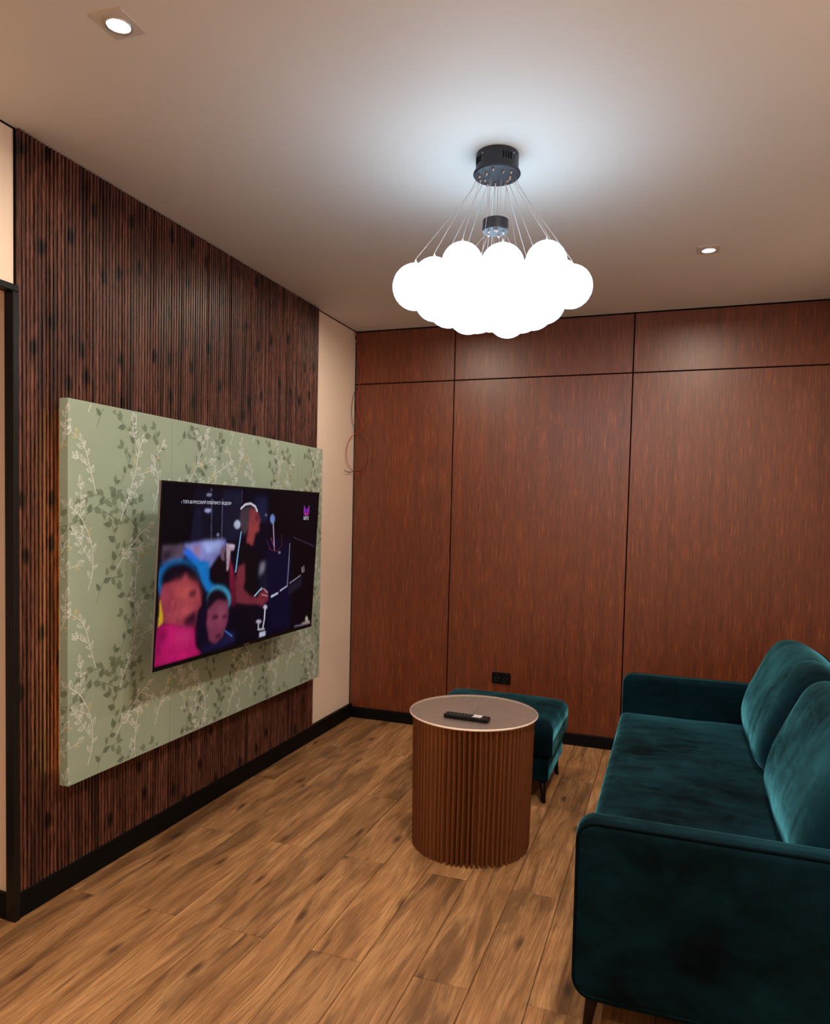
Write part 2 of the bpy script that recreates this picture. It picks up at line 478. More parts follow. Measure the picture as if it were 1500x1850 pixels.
downlight(.702, -.95, 'lit square downlight partly hidden behind the globes of the chandelier')
downlight(2.189, -2.987, 'lit square downlight in the ceiling over the near end of the sofa')
downlight(.702, -5.02, 'lit square downlight behind the viewer on the doorway side')
downlight(2.189, -5.02, 'lit square downlight behind the viewer on the sofa side')

kl = empty('ceiling_lamp', (2.25, -3.35, H)); tag(kl, 'round flat ceiling lamp above the viewer on the sofa side', 'ceiling light')
link('lamp_ring', MB().lathe((0, 0, 0), [(.110, 0), (.110, -.035), (.102, -.040), (.096, -.036)], 48, False).mesh(), M['white'], kl)
link('diffuser', MB().lathe((0, 0, 0), [(.097, -.030), (.097, -.036), (.07, -.042), (.002, -.044)], 48).mesh(), M['key'], kl, True)

# ================================================================== globe chandelier
ch = empty('chandelier', (1.470, -2.056, H))
tag(ch, 'cloud chandelier of glowing white globes hung by wires from a dark round canopy', 'chandelier')
CX, CY = 1.470, -2.056
can = part('canopy', MB().lathe((CX, CY, 0), [(.066, H), (.073, H-.002), (.073, H-.058), (.066, H-.060)], 48).mesh(), M['navy'], ch, False)
pl = part('canopy_plate', MB().lathe((CX, CY, 0), [(.070, H-.060), (.080, H-.061), (.081, H-.066), (.078, H-.070), (.06, H-.071)], 48).mesh(), M['navy'], ch, False)
va = MB().box((-.0016, -.001, -.011), (.0016, .0015, .011)).mesh(); va.materials.append(M['matblack'])
for base in (-60, -150, 30, 120):
    for k in range(4):
        a = math.radians(base+k*7.5)
        o = link('vent_slot', va, None, can); o.location = (.0733*math.cos(a), .0733*math.sin(a), -.030); o.rotation_euler = (0, 0, a+math.pi/2)
scm = MB().lathe((0, 0, 0), [(.0025, -.0012), (.0025, .0012), (.001, .002)], 10).mesh(); scm.materials.append(M['steel'])
for deg in (-28, -118, 62, 152):
    a = math.radians(deg)
    o = link('screw', scm, None, can); o.location = (.0735*math.cos(a), .0735*math.sin(a), -.018); o.rotation_euler = (0, math.pi/2, a)
HZ = 2.392
hub = part('hub', MB().lathe((CX, CY, 0), [(.040, HZ+.039), (.044, HZ+.038), (.045, HZ+.006), (.044, HZ+.002)], 40).mesh(), M['navy'], ch, False)
hbm = MB().lathe((0, 0, HZ-H), [(.0435, .004), (.0435, .0005), (.040, 0)], 40).mesh()
link('hub_underside', hbm, M['hubgrey'], hub)
GL = [(1.2787, -2.3194, 2.1419), (1.2802, -2.1416, 2.2222), (1.2397, -2.0051, 2.1904), (1.3498, -2.0417, 2.302), (1.5304, -2.1923, 2.2255), (1.6337, -1.975, 2.3012), (1.7048, -2.1578, 2.1712), (1.7275, -2.0161, 2.1976), (1.3549, -2.199, 2.1114), (1.3721, -2.0231, 2.132), (1.3999, -1.8496, 2.1876), (1.4961, -1.943, 2.1304), (1.6096, -2.0585, 2.1225), (1.6179, -1.8859, 2.1868), (1.3135, -1.9008, 2.2935), (1.4779, -2.1209, 2.1096), (1.5123, -2.0475, 2.2304), (1.5984, -2.1976, 2.0799), (1.4735, -2.2722, 2.0685), (1.3662, -1.771, 2.327), (1.5338, -1.8299, 2.2924)]  # last two globes are additions, glowing in the dark gaps between the others
gbm = bmesh.new(); bmesh.ops.create_uvsphere(gbm, u_segments=32, v_segments=16, radius=.0725)
gme = bpy.data.meshes.new('globe'); gbm.to_mesh(gme); gbm.free()
for p in gme.polygons: p.use_smooth = True
gme.materials.append(M['globe'])
cme = MB().lathe((0, 0, 0), [(.006, .070), (.006, .075), (.003, .082), (.0012, .088)], 12).mesh(); cme.materials.append(M['white'])
bme = MB().lathe((0, 0, 0), [(.003, .002), (.0042, 0), (.0042, -.005), (.002, -.010)], 10).mesh(); bme.materials.append(M['steel'])
inner = sorted([i for i in range(len(GL)) if GL[i][2] < 2.24], key=lambda i: (GL[i][0]-CX)**2+(GL[i][1]-CY)**2)[:7]
outer = [i for i in range(len(GL)) if i not in inner]
def sag_wire(a, b, root):
    a = Vector(a); b = Vector(b)
    mb = MB(); mb.tube([a.lerp(b, k/6) for k in range(7)], .0009, 5)
    part('suspension_wire', mb.mesh(), M['wirem'], root, True)
ang_order = sorted(outer, key=lambda i: math.atan2(GL[i][1]-CY, GL[i][0]-CX))
for i, g in enumerate(GL):
    o = link('globe', gme, None, ch); o.location = Vector(g)-Vector((CX, CY, H))
    link('globe_cap', cme, None, o)
    a = math.atan2(g[1]-CY, g[0]-CX)
    if i in inner:
        r0, z0 = .028, HZ
    else:
        r0, z0 = (.060 if outer.index(i) % 2 else .045), H-.070
    top = (CX+r0*math.cos(a), CY+r0*math.sin(a), z0)
    bs = link('wire_grip', bme, None, ch); bs.location = Vector(top)-Vector((CX, CY, H))
    sag_wire(top, (g[0], g[1], g[2]+.088), ch)
for k in range(5):
    a = 2*math.pi*k/5+.4
    sag_wire((CX+.034*math.cos(a), CY+.034*math.sin(a), H-.070), (CX+.030*math.cos(a), CY+.030*math.sin(a), HZ+.038), ch)

# ================================================================== wallpapered tv panel
TPX, TB = .100, .060
PY0, PY1, PZ0, PZ1 = -2.560, -.655, .425, 1.7915
tp = empty('tv_backing_panel', (TB, PY0, PZ0))
tag(tp, 'sage green panel papered with leafy vines mounted on the dark slat wall', 'wall panel')
part('panel_board', rbox((TB, PY0, PZ0), (TPX, PY1, PZ1), .0015, 1), M['paper'], tp)
part('mounting_batten', MB().box((.0205, PY0+.25, PZ0+.2), (TB, PY0+.30, PZ1-.2)).mesh(), M['matblack'], tp)
part('mounting_batten', MB().box((.0205, PY1-.30, PZ0+.2), (TB, PY1-.25, PZ1-.2)).mesh(), M['matblack'], tp)
ls = part('led_strip', MB().box((TB-.009, PY0+.010, PZ0+.03), (TB-.0005, PY0+.018, PZ1-.03)).mesh(), M['strip'], tp)
for ys in (-.951, -2.017):
    part('paper_seam', MB().box((TPX, ys-.0006, PZ0+.001), (TPX+.0002, ys+.0006, PZ1-.001)).mesh(), M['darkleaf'], tp)

rp = random.Random(21)
def to3(u, v, h):
    """pattern plane (u along the wall from the panel's near edge, v up) to the front face, wrapping onto the near edge"""
    y = PY0+u; z = PZ0+v
    if u >= 0: return (TPX+h, y, z)
    return (TPX+u, PY0-h, z)
def inside(pts):
    return all(-.036 < p[0] < PY1-PY0-.003 and .004 < p[1] < PZ1-PZ0-.004 for p in pts)
deco = {k: MB() for k in ('dark', 'dark2', 'silver', 'gold')}
HGT = {'dark': .0003, 'dark2': .0004, 'silver': .0007, 'gold': .0008}
def put(kind, pts):
    if not inside(pts): return
    mb = deco[kind]; n = len(mb.v)
    hj = HGT[kind]+(n % 211)*1.3e-6
    mb.v += [to3(p[0], p[1], hj) for p in pts]
    mb.f.append(tuple(range(n, n+len(pts))))
def stroke(kind, pts, w):
    for a, b in zip(pts[:-1], pts[1:]):
        dx, dy = b[0]-a[0], b[1]-a[1]; l = math.hypot(dx, dy) or 1e-9
        nx, ny = -dy/l*w/2, dx/l*w/2
        put(kind, [(a[0]-nx, a[1]-ny), (b[0]-nx, b[1]-ny), (b[0]+nx, b[1]+ny), (a[0]+nx, a[1]+ny)])
def leafpts(x, y, ang, L, W):
    c, s = math.cos(ang), math.sin(ang); up = []; dn = []
    for k in range(6):
        t = k/5; w = W*math.sin(math.pi*t**.75)*(1-.25*t)
        up.append((x+L*t*c-w*s, y+L*t*s+w*c)); dn.append((x+L*t*c+w*s, y+L*t*s-w*c))
    return up, dn
def filled_leaf(x, y, ang, L, kind):
    up, dn = leafpts(x, y, ang, L, L*rp.uniform(.26, .36))
    for k in range(5): put(kind, [dn[k], dn[k+1], up[k+1], up[k]])
def foil_leaf(x, y, ang, L, kind):
    W = L*rp.uniform(.24, .32)
    up, dn = leafpts(x, y, ang, L, W)
    stroke(kind, up, .0019); stroke(kind, dn, .0016)
    c, s = math.cos(ang), math.sin(ang)
    stroke(kind, [(x, y), (x+L*.85*c, y+L*.85*s)], .0011)
    for t in (.3, .5, .68):
        b = (x+L*t*c, y+L*t*s)
        stroke(kind, [b, (b[0]+W*.8*math.cos(ang+.8), b[1]+W*.8*math.sin(ang+.8))], .0016)
def branch(x, y, ang, length, style, depth=0):
    step = .016; n = int(length/step); pts = [(x, y)]
    curl = rp.uniform(-.06, .06)
    for k in range(n):
        ang += curl+rp.uniform(-.10, .10); ang = max(min(ang, 2.6), .45) if depth == 0 else ang
        x += step*math.cos(ang); y += step*math.sin(ang); pts.append((x, y))
        if k % 2 == (1 if depth else 0) and (k > 1 or depth):
            side = 1 if (k//2) % 2 else -1
            if style == 'foil':
                kd = 'gold' if rp.random() < .16 else 'silver'
                foil_leaf(x, y, ang+side*rp.uniform(.5, 1.1), rp.uniform(.024, .036), kd)
                if rp.random() < .25: foil_leaf(x, y, ang-side*rp.uniform(.5, 1.2), rp.uniform(.02, .03), kd)
            else:
                filled_leaf(x+.004*math.cos(ang), y, ang+side*rp.uniform(.6, 1.2), rp.uniform(.028, .042), 'dark' if rp.random() < .6 else 'dark2')
        if depth == 0 and k > 4 and k % 6 == 5:
            branch(x, y, ang+rp.choice((-1, 1))*rp.uniform(.6, 1.0), rp.uniform(.07, .14), style, 1)
    if style == 'foil': stroke('silver', pts, .0028 if depth == 0 else .0018)
    else: stroke('dark2', pts, .0020)
    (foil_leaf if style == 'foil' else filled_leaf)(x, y, ang, .034, 'silver' if style == 'foil' else 'dark')
for col in range(-1, 5):
    for row in range(-1, 4):
        bx = col*.53+.03; by = row*.64+(.32 if col % 2 else 0)
        st = rp.getstate(); rp.seed(100+(col % 2))
        for (dx, dy, an, ln, sty) in ((.10, .00, 1.25, .34, 'dark'), (.34, .22, 1.9, .30, 'dark'), (.22, .44, 1.0, .24, 'dark'), (.02, .30, .8, .22, 'dark'),
                                      (.06, .05, 1.15, .36, 'foil'), (.22, .30, 1.35, .34, 'foil'), (.20, .12, .85, .24, 'foil'), (.10, .40, 2.0, .20, 'foil'), (.30, .02, 1.7, .16, 'foil'), (.40, .34, 1.1, .22, 'foil'), (.42, .10, 1.3, .20, 'foil'), (.44, .50, 1.5, .18, 'dark')):
            branch(bx+dx, by+dy, an, ln, sty)
        rp.setstate(st)
for kind, nm, mt in (('dark', 'leaf_print', 'darkleaf'), ('dark2', 'leaf_print', 'darkleaf2'), ('silver', 'silver_leaf_print', 'silver'), ('gold', 'gold_leaf_print', 'gold')):
    o = part(nm, deco[kind].mesh(nm, False), M[mt], tp); o['kind'] = 'stuff'

# ================================================================== television
TVW, TVH, TILT = 1.23, .711, .05
tv = empty('television', (.307, -1.737, 1.165)); tv.rotation_euler = (0, TILT, 0)
tag(tv, 'large flat screen television showing a music video in front of the sage panel', 'television')
# local frame: x out of the wall, y along the wall, z up; screen plane at x = 0
hw, hh = TVW/2, TVH/2
link('housing', rbox((-.0115, -hw, -hh), (-.0015, hw, hh), .002, 2), M['tvedge'], tv)
bz = MB()
bz.box((-.0016, -hw, -hh), (.0022, hw, -hh+.016)).box((-.0016, -hw, hh-.007), (.001, hw, hh)).box((-.0016, -hw, -hh+.016), (.001, -hw+.007, hh-.007)).box((-.0016, hw-.007, -hh+.016), (.001, hw, hh-.007))
link('bezel', bz.mesh(), M['plastic'], tv)
link('logo_badge', rbox((.002, -.022, -hh+.004), (.003, .022, -hh+.010), .0004, 1), M['steel'], tv)
link('rear_cover', rbox((-.058, -hw*.72, -hh+.01), (-.011, hw*.72, hh*.25), .008, 2), M['plastic'], tv)
mt = MB()
mt.box((-.075, -.20, -.16), (-.056, -.16, .18)).box((-.075, .16, -.16), (-.056, .20, .18)).box((-.085, -.22, -.02), (-.070, .22, .03))
mt.tube([(-.08, -.05, 0), (-.14, .10, .0), (-.186, -.02, 0)], .014, 8).box((-.1975, -.10, -.14), (-.186, .10, .14))
link('wall_bracket', mt.mesh(), M['black'], tv)
# picture
SHAPES = [('p',(6,6,26),6,[(0.305,1.003),(0.604,1.001),(0.662,-0.016),(0.348,0.07)]),
 ('p',(7,8,42),6,[(0.604,0.665),(0.787,0.657),(0.816,0.02),(0.64,0.027)]),
 ('p',(14,14,34),4,[(0.148,0.975),(0.306,0.979),(0.32,0.669),(0.161,0.662)]),
 ('p',(24,26,52),3,[(0.31,0.972),(0.414,0.979),(0.421,0.673),(0.324,0.677)]),
 ('p',(22,28,60),3,[(0.497,0.951),(0.588,0.947),(0.597,0.789),(0.55,0.789)]),
 ('p',(20,22,48),2,[(0.16,0.857),(0.194,0.858),(0.201,0.683),(0.14,0.678)]),
 ('l',(92,92,128),0.004,[(0.305,0.924),(0.312,0.686)]),
 ('l',(70,70,100),0.006,[(0.245,0.921),(0.253,0.68)]),
 ('l',(60,64,90),0.004,[(0.419,0.988),(0.42,0.905)]),
 ('p',(150,145,180),1,[(0.244,0.948),(0.243,0.945),(0.241,0.943),(0.237,0.941),(0.232,0.94),(0.227,0.939),(0.222,0.94),(0.219,0.941),(0.216,0.943),(0.215,0.946),(0.216,0.949),(0.218,0.951),(0.222,0.953),(0.227,0.954),(0.232,0.955),(0.236,0.954),(0.24,0.953),(0.243,0.95)]),
 ('p',(165,165,215),1,[(0.246,0.855),(0.245,0.851),(0.242,0.848),(0.237,0.845),(0.231,0.844),(0.225,0.843),(0.219,0.845),(0.214,0.847),(0.21,0.85),(0.209,0.854),(0.21,0.858),(0.213,0.862),(0.218,0.864),(0.224,0.866),(0.23,0.866),(0.237,0.865),(0.242,0.863),(0.245,0.859)]),
 ('p',(90,90,120),1,[(0.245,0.975),(0.245,0.973),(0.244,0.972),(0.242,0.971),(0.24,0.97),(0.238,0.97),(0.236,0.97),(0.235,0.971),(0.234,0.972),(0.233,0.974),(0.234,0.976),(0.234,0.977),(0.236,0.978),(0.238,0.979),(0.24,0.979),(0.242,0.979),(0.243,0.978),(0.244,0.976)]),
 ('p',(150,150,190),1,[(0.296,0.712),(0.296,0.709),(0.295,0.707),(0.293,0.706),(0.291,0.705),(0.288,0.705),(0.286,0.706),(0.284,0.708),(0.283,0.71),(0.282,0.712),(0.283,0.715),(0.284,0.717),(0.286,0.718),(0.288,0.719),(0.29,0.719),(0.292,0.718),(0.294,0.716),(0.296,0.714)]),
 ('p',(92,72,92),2,[(0.01,0.659),(0.107,0.663),(0.128,0.626),(0.11,0.583),(0.06,0.566),(0.014,0.563)]),
 ('p',(50,36,52),3,[(0.011,0.627),(0.057,0.646),(0.052,0.595),(0.016,0.57)]),
 ('p',(132,132,200),2,[(0.107,0.661),(0.202,0.673),(0.336,0.677),(0.331,0.613),(0.294,0.575),(0.255,0.516),(0.2,0.545),(0.178,0.577)]),
 ('p',(150,120,150),3,[(0.161,0.654),(0.196,0.652),(0.195,0.576),(0.167,0.586)]),
 ('p',(170,185,245),3,[(0.209,0.667),(0.32,0.673),(0.292,0.615),(0.233,0.604)]),
 ('p',(40,110,225),2,[(0.105,0.628),(0.135,0.637),(0.192,0.576),(0.186,0.546),(0.13,0.589)]),
 ('p',(15,120,200),2,[(0.13,0.581),(0.25,0.555),(0.251,0.445),(0.271,0.419),(0.367,0.355),(0.243,0.376),(0.211,0.443),(0.18,0.531)]),
 ('p',(20,8,18),3,[(0.294,0.583),(0.339,0.596),(0.365,0.397),(0.27,0.427),(0.266,0.522)]),
 ('p',(190,160,180),1,[(0.34,0.656),(0.393,0.641),(0.387,0.609),(0.366,0.61),(0.366,0.545),(0.36,0.488),(0.351,0.489)]),
 ('p',(150,30,60),2,[(0.365,0.561),(0.383,0.51),(0.406,0.391),(0.382,0.361),(0.374,0.453)]),
 ('p',(120,90,110),1,[(0.307,0.614),(0.33,0.653),(0.334,0.548),(0.313,0.566)]),
 ('p',(200,195,215),1,[(0.391,0.637),(0.39,0.635),(0.387,0.632),(0.382,0.631),(0.377,0.63),(0.37,0.63),(0.365,0.632),(0.36,0.634),(0.357,0.636),(0.355,0.639),(0.356,0.642),(0.359,0.644),(0.364,0.646),(0.37,0.647),(0.376,0.646),(0.382,0.645),(0.387,0.643),(0.39,0.64)]),
 ('p',(110,20,50),3,[(0.377,0.478),(0.412,0.423),(0.412,0.256),(0.386,0.277)]),
 ('p',(25,125,205),4,[(0.195,0.445),(0.19,0.403),(0.173,0.367),(0.146,0.344),(0.113,0.336),(0.077,0.342),(0.045,0.363),(0.018,0.394),(0.001,0.432),(-0.006,0.473),(-0.002,0.513),(0.013,0.546),(0.037,0.57),(0.069,0.581),(0.103,0.578),(0.137,0.561),(0.166,0.53),(0.187,0.49)]),
 ('p',(14,8,26),4,[(0.205,0.436),(0.2,0.395),(0.183,0.36),(0.157,0.338),(0.124,0.33),(0.09,0.336),(0.058,0.356),(0.032,0.387),(0.015,0.424),(0.008,0.464),(0.012,0.503),(0.027,0.535),(0.051,0.558),(0.081,0.569),(0.115,0.566),(0.148,0.549),(0.177,0.519),(0.196,0.48)]),
 ('p',(14,8,26),3,[(0.111,0.553),(0.212,0.42),(0.236,0.369),(0.239,0.14),(0.197,0.112),(0.187,0.346)]),
 ('p',(160,60,76),2,[(0.021,0.448),(0.108,0.465),(0.127,0.5),(0.145,0.46),(0.184,0.439),(0.207,0.374),(0.219,0.302),(0.201,0.278),(0.195,0.252),(0.19,0.191),(0.153,0.177),(0.092,0.208),(0.028,0.238),(0.011,0.378)]),
 ('p',(196,84,86),7,[(0.071,0.441),(0.135,0.454),(0.184,0.424),(0.205,0.343),(0.141,0.317),(0.08,0.366)]),
 ('p',(190,80,88),5,[(0.088,0.32),(0.189,0.3),(0.177,0.248),(0.097,0.251)]),
 ('p',(150,50,72),3,[(0.086,0.331),(0.086,0.317),(0.083,0.304),(0.079,0.296),(0.074,0.292),(0.068,0.293),(0.062,0.299),(0.058,0.31),(0.054,0.323),(0.053,0.338),(0.053,0.352),(0.056,0.364),(0.06,0.373),(0.065,0.377),(0.071,0.376),(0.076,0.37),(0.081,0.36),(0.085,0.346)]),
 ('p',(185,75,90),2,[(0.08,0.336),(0.08,0.327),(0.079,0.319),(0.077,0.314),(0.074,0.311),(0.071,0.312),(0.069,0.316),(0.066,0.322),(0.064,0.33),(0.064,0.339),(0.064,0.348),(0.065,0.356),(0.067,0.362),(0.069,0.364),(0.072,0.364),(0.075,0.36),(0.078,0.354),(0.079,0.345)]),
 ('p',(74,20,40),3,[(0.145,0.384),(0.185,0.401),(0.19,0.357),(0.153,0.353)]),
 ('p',(50,14,34),4,[(0.124,0.215),(0.15,0.254),(0.187,0.277),(0.195,0.252),(0.19,0.183),(0.146,0.175)]),
 ('p',(190,22,100),2,[(0.01,0.235),(0.085,0.213),(0.146,0.175),(0.186,0.173),(0.196,0.057),(0.234,0.003),(0.0,0.0),(-0.002,0.094)]),
 ('p',(150,14,84),5,[(0.01,0.228),(0.061,0.178),(0.016,0.075),(0.0,0.022)]),
 ('p',(215,50,120),8,[(0.087,0.172),(0.174,0.164),(0.177,0.094),(0.096,0.102)]),
 ('p',(225,175,45),1,[(0.012,0.371),(0.028,0.281),(0.028,0.238),(0.009,0.221)]),
 ('p',(16,8,34),2,[(0.197,0.112),(0.23,0.355),(0.245,0.336),(0.255,0.104),(0.35,0.028),(0.413,0.061),(0.4,-0.012),(0.23,0.008)]),
 ('p',(70,160,205),2,[(0.384,0.303),(0.381,0.273),(0.37,0.249),(0.352,0.234),(0.33,0.228),(0.307,0.233),(0.285,0.248),(0.267,0.27),(0.255,0.298),(0.25,0.327),(0.252,0.355),(0.262,0.379),(0.279,0.395),(0.3,0.401),(0.323,0.398),(0.345,0.384),(0.365,0.362),(0.378,0.334)]),
 ('p',(22,10,24),2,[(0.373,0.28),(0.371,0.249),(0.36,0.223),(0.343,0.206),(0.322,0.2),(0.299,0.205),(0.278,0.221),(0.26,0.244),(0.248,0.274),(0.243,0.305),(0.246,0.335),(0.255,0.36),(0.271,0.377),(0.291,0.384),(0.314,0.381),(0.336,0.366),(0.355,0.343),(0.368,0.313)]),
 ('p',(128,56,84),2,[(0.255,0.263),(0.306,0.313),(0.37,0.289),(0.372,0.172),(0.348,0.07),(0.306,0.041),(0.271,0.075),(0.252,0.176)]),
 ('p',(150,70,96),5,[(0.307,0.285),(0.363,0.265),(0.358,0.192),(0.329,0.141),(0.303,0.204)]),
 ('p',(60,20,44),2,[(0.28,0.218),(0.316,0.218),(0.316,0.195),(0.284,0.197)]),
 ('p',(60,20,44),2,[(0.341,0.212),(0.367,0.211),(0.366,0.19),(0.344,0.191)]),
 ('p',(70,14,40),2,[(0.304,0.095),(0.339,0.102),(0.336,0.078),(0.309,0.073)]),
 ('p',(150,60,90),3,[(0.345,0.145),(0.345,0.139),(0.343,0.134),(0.34,0.131),(0.336,0.13),(0.331,0.131),(0.327,0.134),(0.323,0.139),(0.321,0.145),(0.32,0.152),(0.32,0.158),(0.322,0.163),(0.326,0.166),(0.33,0.167),(0.334,0.166),(0.338,0.163),(0.342,0.158),(0.344,0.152)]),
 ('p',(30,26,70),3,[(0.215,0.028),(0.318,0.042),(0.378,0.104),(0.42,0.084),(0.423,0.024),(0.229,0.016)]),
 ('l',(60,110,190),0.006,[(0.362,0.108),(0.405,0.063)]),
 ('p',(70,56,66),2,[(0.419,0.864),(0.465,0.89),(0.5,0.883),(0.478,0.806),(0.472,0.747),(0.449,0.705),(0.421,0.748),(0.414,0.806)]),
 ('p',(150,62,66),2,[(0.475,0.87),(0.514,0.875),(0.531,0.841),(0.552,0.789),(0.54,0.772),(0.546,0.729),(0.52,0.716),(0.513,0.669),(0.505,0.631),(0.464,0.654),(0.473,0.739)]),
 ('p',(90,30,44),2,[(0.511,0.841),(0.54,0.815),(0.523,0.789)]),
 ('l',(225,225,240),0.008,[(0.419,0.872),(0.443,0.898),(0.477,0.906),(0.509,0.888),(0.524,0.858)]),
 ('p',(190,195,225),1,[(0.42,0.771),(0.419,0.762),(0.416,0.754),(0.411,0.748),(0.405,0.745),(0.398,0.745),(0.391,0.749),(0.386,0.755),(0.382,0.762),(0.38,0.771),(0.381,0.78),(0.384,0.788),(0.389,0.794),(0.395,0.797),(0.402,0.797),(0.409,0.794),(0.414,0.788),(0.418,0.78)]),
 ('p',(12,8,16),1,[(0.435,0.647),(0.477,0.649),(0.515,0.613),(0.554,0.545),(0.568,0.269),(0.461,0.289),(0.437,0.428),(0.412,0.507)]),
 ('p',(22,22,50),3,[(0.555,0.527),(0.612,0.522),(0.623,0.331),(0.566,0.341)]),
 ('p',(140,130,150),3,[(0.566,0.508),(0.598,0.514),(0.592,0.452),(0.561,0.43)]),
 ('l',(140,190,235),0.006,[(0.427,0.723),(0.416,0.607),(0.406,0.474)]),
 ('p',(120,44,58),2,[(0.418,0.502),(0.462,0.517),(0.468,0.407),(0.459,0.357),(0.504,0.302),(0.56,0.279),(0.576,0.321),(0.624,0.318),(0.639,0.256),(0.6,0.218),(0.562,0.235),(0.489,0.249),(0.419,0.275),(0.407,0.366)]),
 ('l',(200,150,160),0.004,[(0.575,0.33),(0.599,0.335),(0.629,0.303)]),
 ('l',(190,140,150),0.004,[(0.587,0.297),(0.63,0.28)]),
 ('l',(160,210,240),0.006,[(0.539,0.296),(0.584,0.342)]),
 ('p',(10,6,20),3,[(0.421,0.254),(0.563,0.226),(0.565,0.011),(0.422,0.059)]),
 ('p',(110,140,205),1,[(0.652,0.807),(0.651,0.797),(0.649,0.788),(0.645,0.781),(0.639,0.777),(0.633,0.777),(0.627,0.781),(0.622,0.788),(0.619,0.797),(0.617,0.807),(0.617,0.817),(0.62,0.827),(0.624,0.833),(0.63,0.837),(0.636,0.837),(0.642,0.834),(0.647,0.827),(0.65,0.818)]),
 ('l',(190,170,205),0.006,[(0.641,0.78),(0.661,0.599)]),
 ('l',(100,40,60),0.003,[(0.604,0.665),(0.627,0.601),(0.677,0.58),(0.715,0.623),(0.711,0.697)]),
 ('l',(150,60,80),0.004,[(0.632,0.677),(0.667,0.59)]),
 ('p',(150,150,180),1,[(0.708,0.573),(0.708,0.57),(0.706,0.568),(0.704,0.567),(0.702,0.566),(0.699,0.566),(0.696,0.567),(0.694,0.569),(0.692,0.572),(0.692,0.574),(0.692,0.577),(0.693,0.579),(0.695,0.58),(0.698,0.581),(0.701,0.581),(0.703,0.58),(0.706,0.578),(0.707,0.576)]),
 ('p',(140,140,170),1,[(0.594,0.833),(0.593,0.832),(0.592,0.83),(0.59,0.829),(0.588,0.828),(0.586,0.828),(0.584,0.829),(0.582,0.83),(0.581,0.831),(0.58,0.833),(0.581,0.835),(0.582,0.837),(0.583,0.838),(0.585,0.838),(0.588,0.839),(0.59,0.838),(0.592,0.837),(0.593,0.835)]),
 ('l',(130,130,155),0.006,[(0.778,0.629),(0.779,0.468),(0.777,0.326)]),
 ('l',(205,205,235),0.009,[(0.66,0.271),(0.705,0.286)]),
 ('l',(190,190,225),0.006,[(0.724,0.301),(0.775,0.325)]),
 ('l',(150,140,165),0.005,[(0.796,0.344),(0.838,0.365),(0.882,0.389)]),
 ('l',(190,170,180),0.006,[(0.891,0.447),(0.897,0.412)]),
 ('l',(170,150,160),0.005,[(0.906,0.455),(0.911,0.415)]),
 ('p',(26,26,46),2,[(0.786,0.32),(0.894,0.378),(0.893,0.309),(0.79,0.257)]),
 ('l',(60,50,70),0.004,[(0.807,0.675),(0.992,0.598)]),
 ('l',(225,225,240),0.008,[(0.618,0.215),(0.617,0.124),(0.609,0.058)]),
 ('p',(200,200,225),1,[(0.634,0.202),(0.633,0.199),(0.631,0.196),(0.627,0.194),(0.622,0.194),(0.616,0.195),(0.611,0.198),(0.607,0.201),(0.604,0.205),(0.603,0.209),(0.604,0.212),(0.606,0.215),(0.61,0.217),(0.615,0.217),(0.62,0.216),(0.626,0.213),(0.63,0.21),(0.633,0.206)]),
 ('p',(200,190,205),1,[(0.597,0.111),(0.596,0.107),(0.593,0.105),(0.588,0.103),(0.582,0.104),(0.575,0.105),(0.569,0.108),(0.564,0.112),(0.56,0.116),(0.559,0.12),(0.56,0.123),(0.563,0.126),(0.568,0.127),(0.574,0.127),(0.581,0.125),(0.587,0.122),(0.592,0.119),(0.595,0.115)]),
 ('l',(190,180,200),0.008,[(0.578,0.115),(0.576,0.062),(0.619,0.055)]),
 ('p',(210,215,245),1,[(0.589,0.039),(0.63,0.039),(0.631,0.006),(0.588,0.006)]),
 ('p',(110,100,120),1,[(0.849,0.017),(0.989,0.018),(0.997,-0.004),(0.861,0.007)]),
 ('p',(190,175,165),1,[(0.973,0.037),(0.973,0.028),(0.971,0.02),(0.969,0.015),(0.965,0.013),(0.961,0.014),(0.956,0.018),(0.953,0.025),(0.95,0.033),(0.949,0.043),(0.949,0.052),(0.95,0.059),(0.953,0.065),(0.957,0.067),(0.961,0.066),(0.965,0.062),(0.969,0.055),(0.972,0.046)]),
 ('p',(170,150,140),1,[(0.917,0.025),(0.989,0.023),(0.99,0.008),(0.924,0.013)])]
NX, NY = 400, 226
sw0, sw1, sh0, sh1 = -hw+.007, hw-.007, -hh+.016, hh-.007
uu, vv = np.meshgrid(np.linspace(0, 1, NX), np.linspace(0, 1, NY))
img = np.zeros((NY, NX, 3)); img[:] = lin((4, 3, 12))
def blur(m, b):
    if b <= 0: return m
    k = np.exp(-.5*(np.arange(-3*b, 3*b+1)/b)**2); k /= k.sum()
    m = np.apply_along_axis(lambda r: np.convolve(np.pad(r, 3*b, mode='edge'), k, 'valid'), 1, m)
    return np.apply_along_axis(lambda r: np.convolve(np.pad(r, 3*b, mode='edge'), k, 'valid'), 0, m)
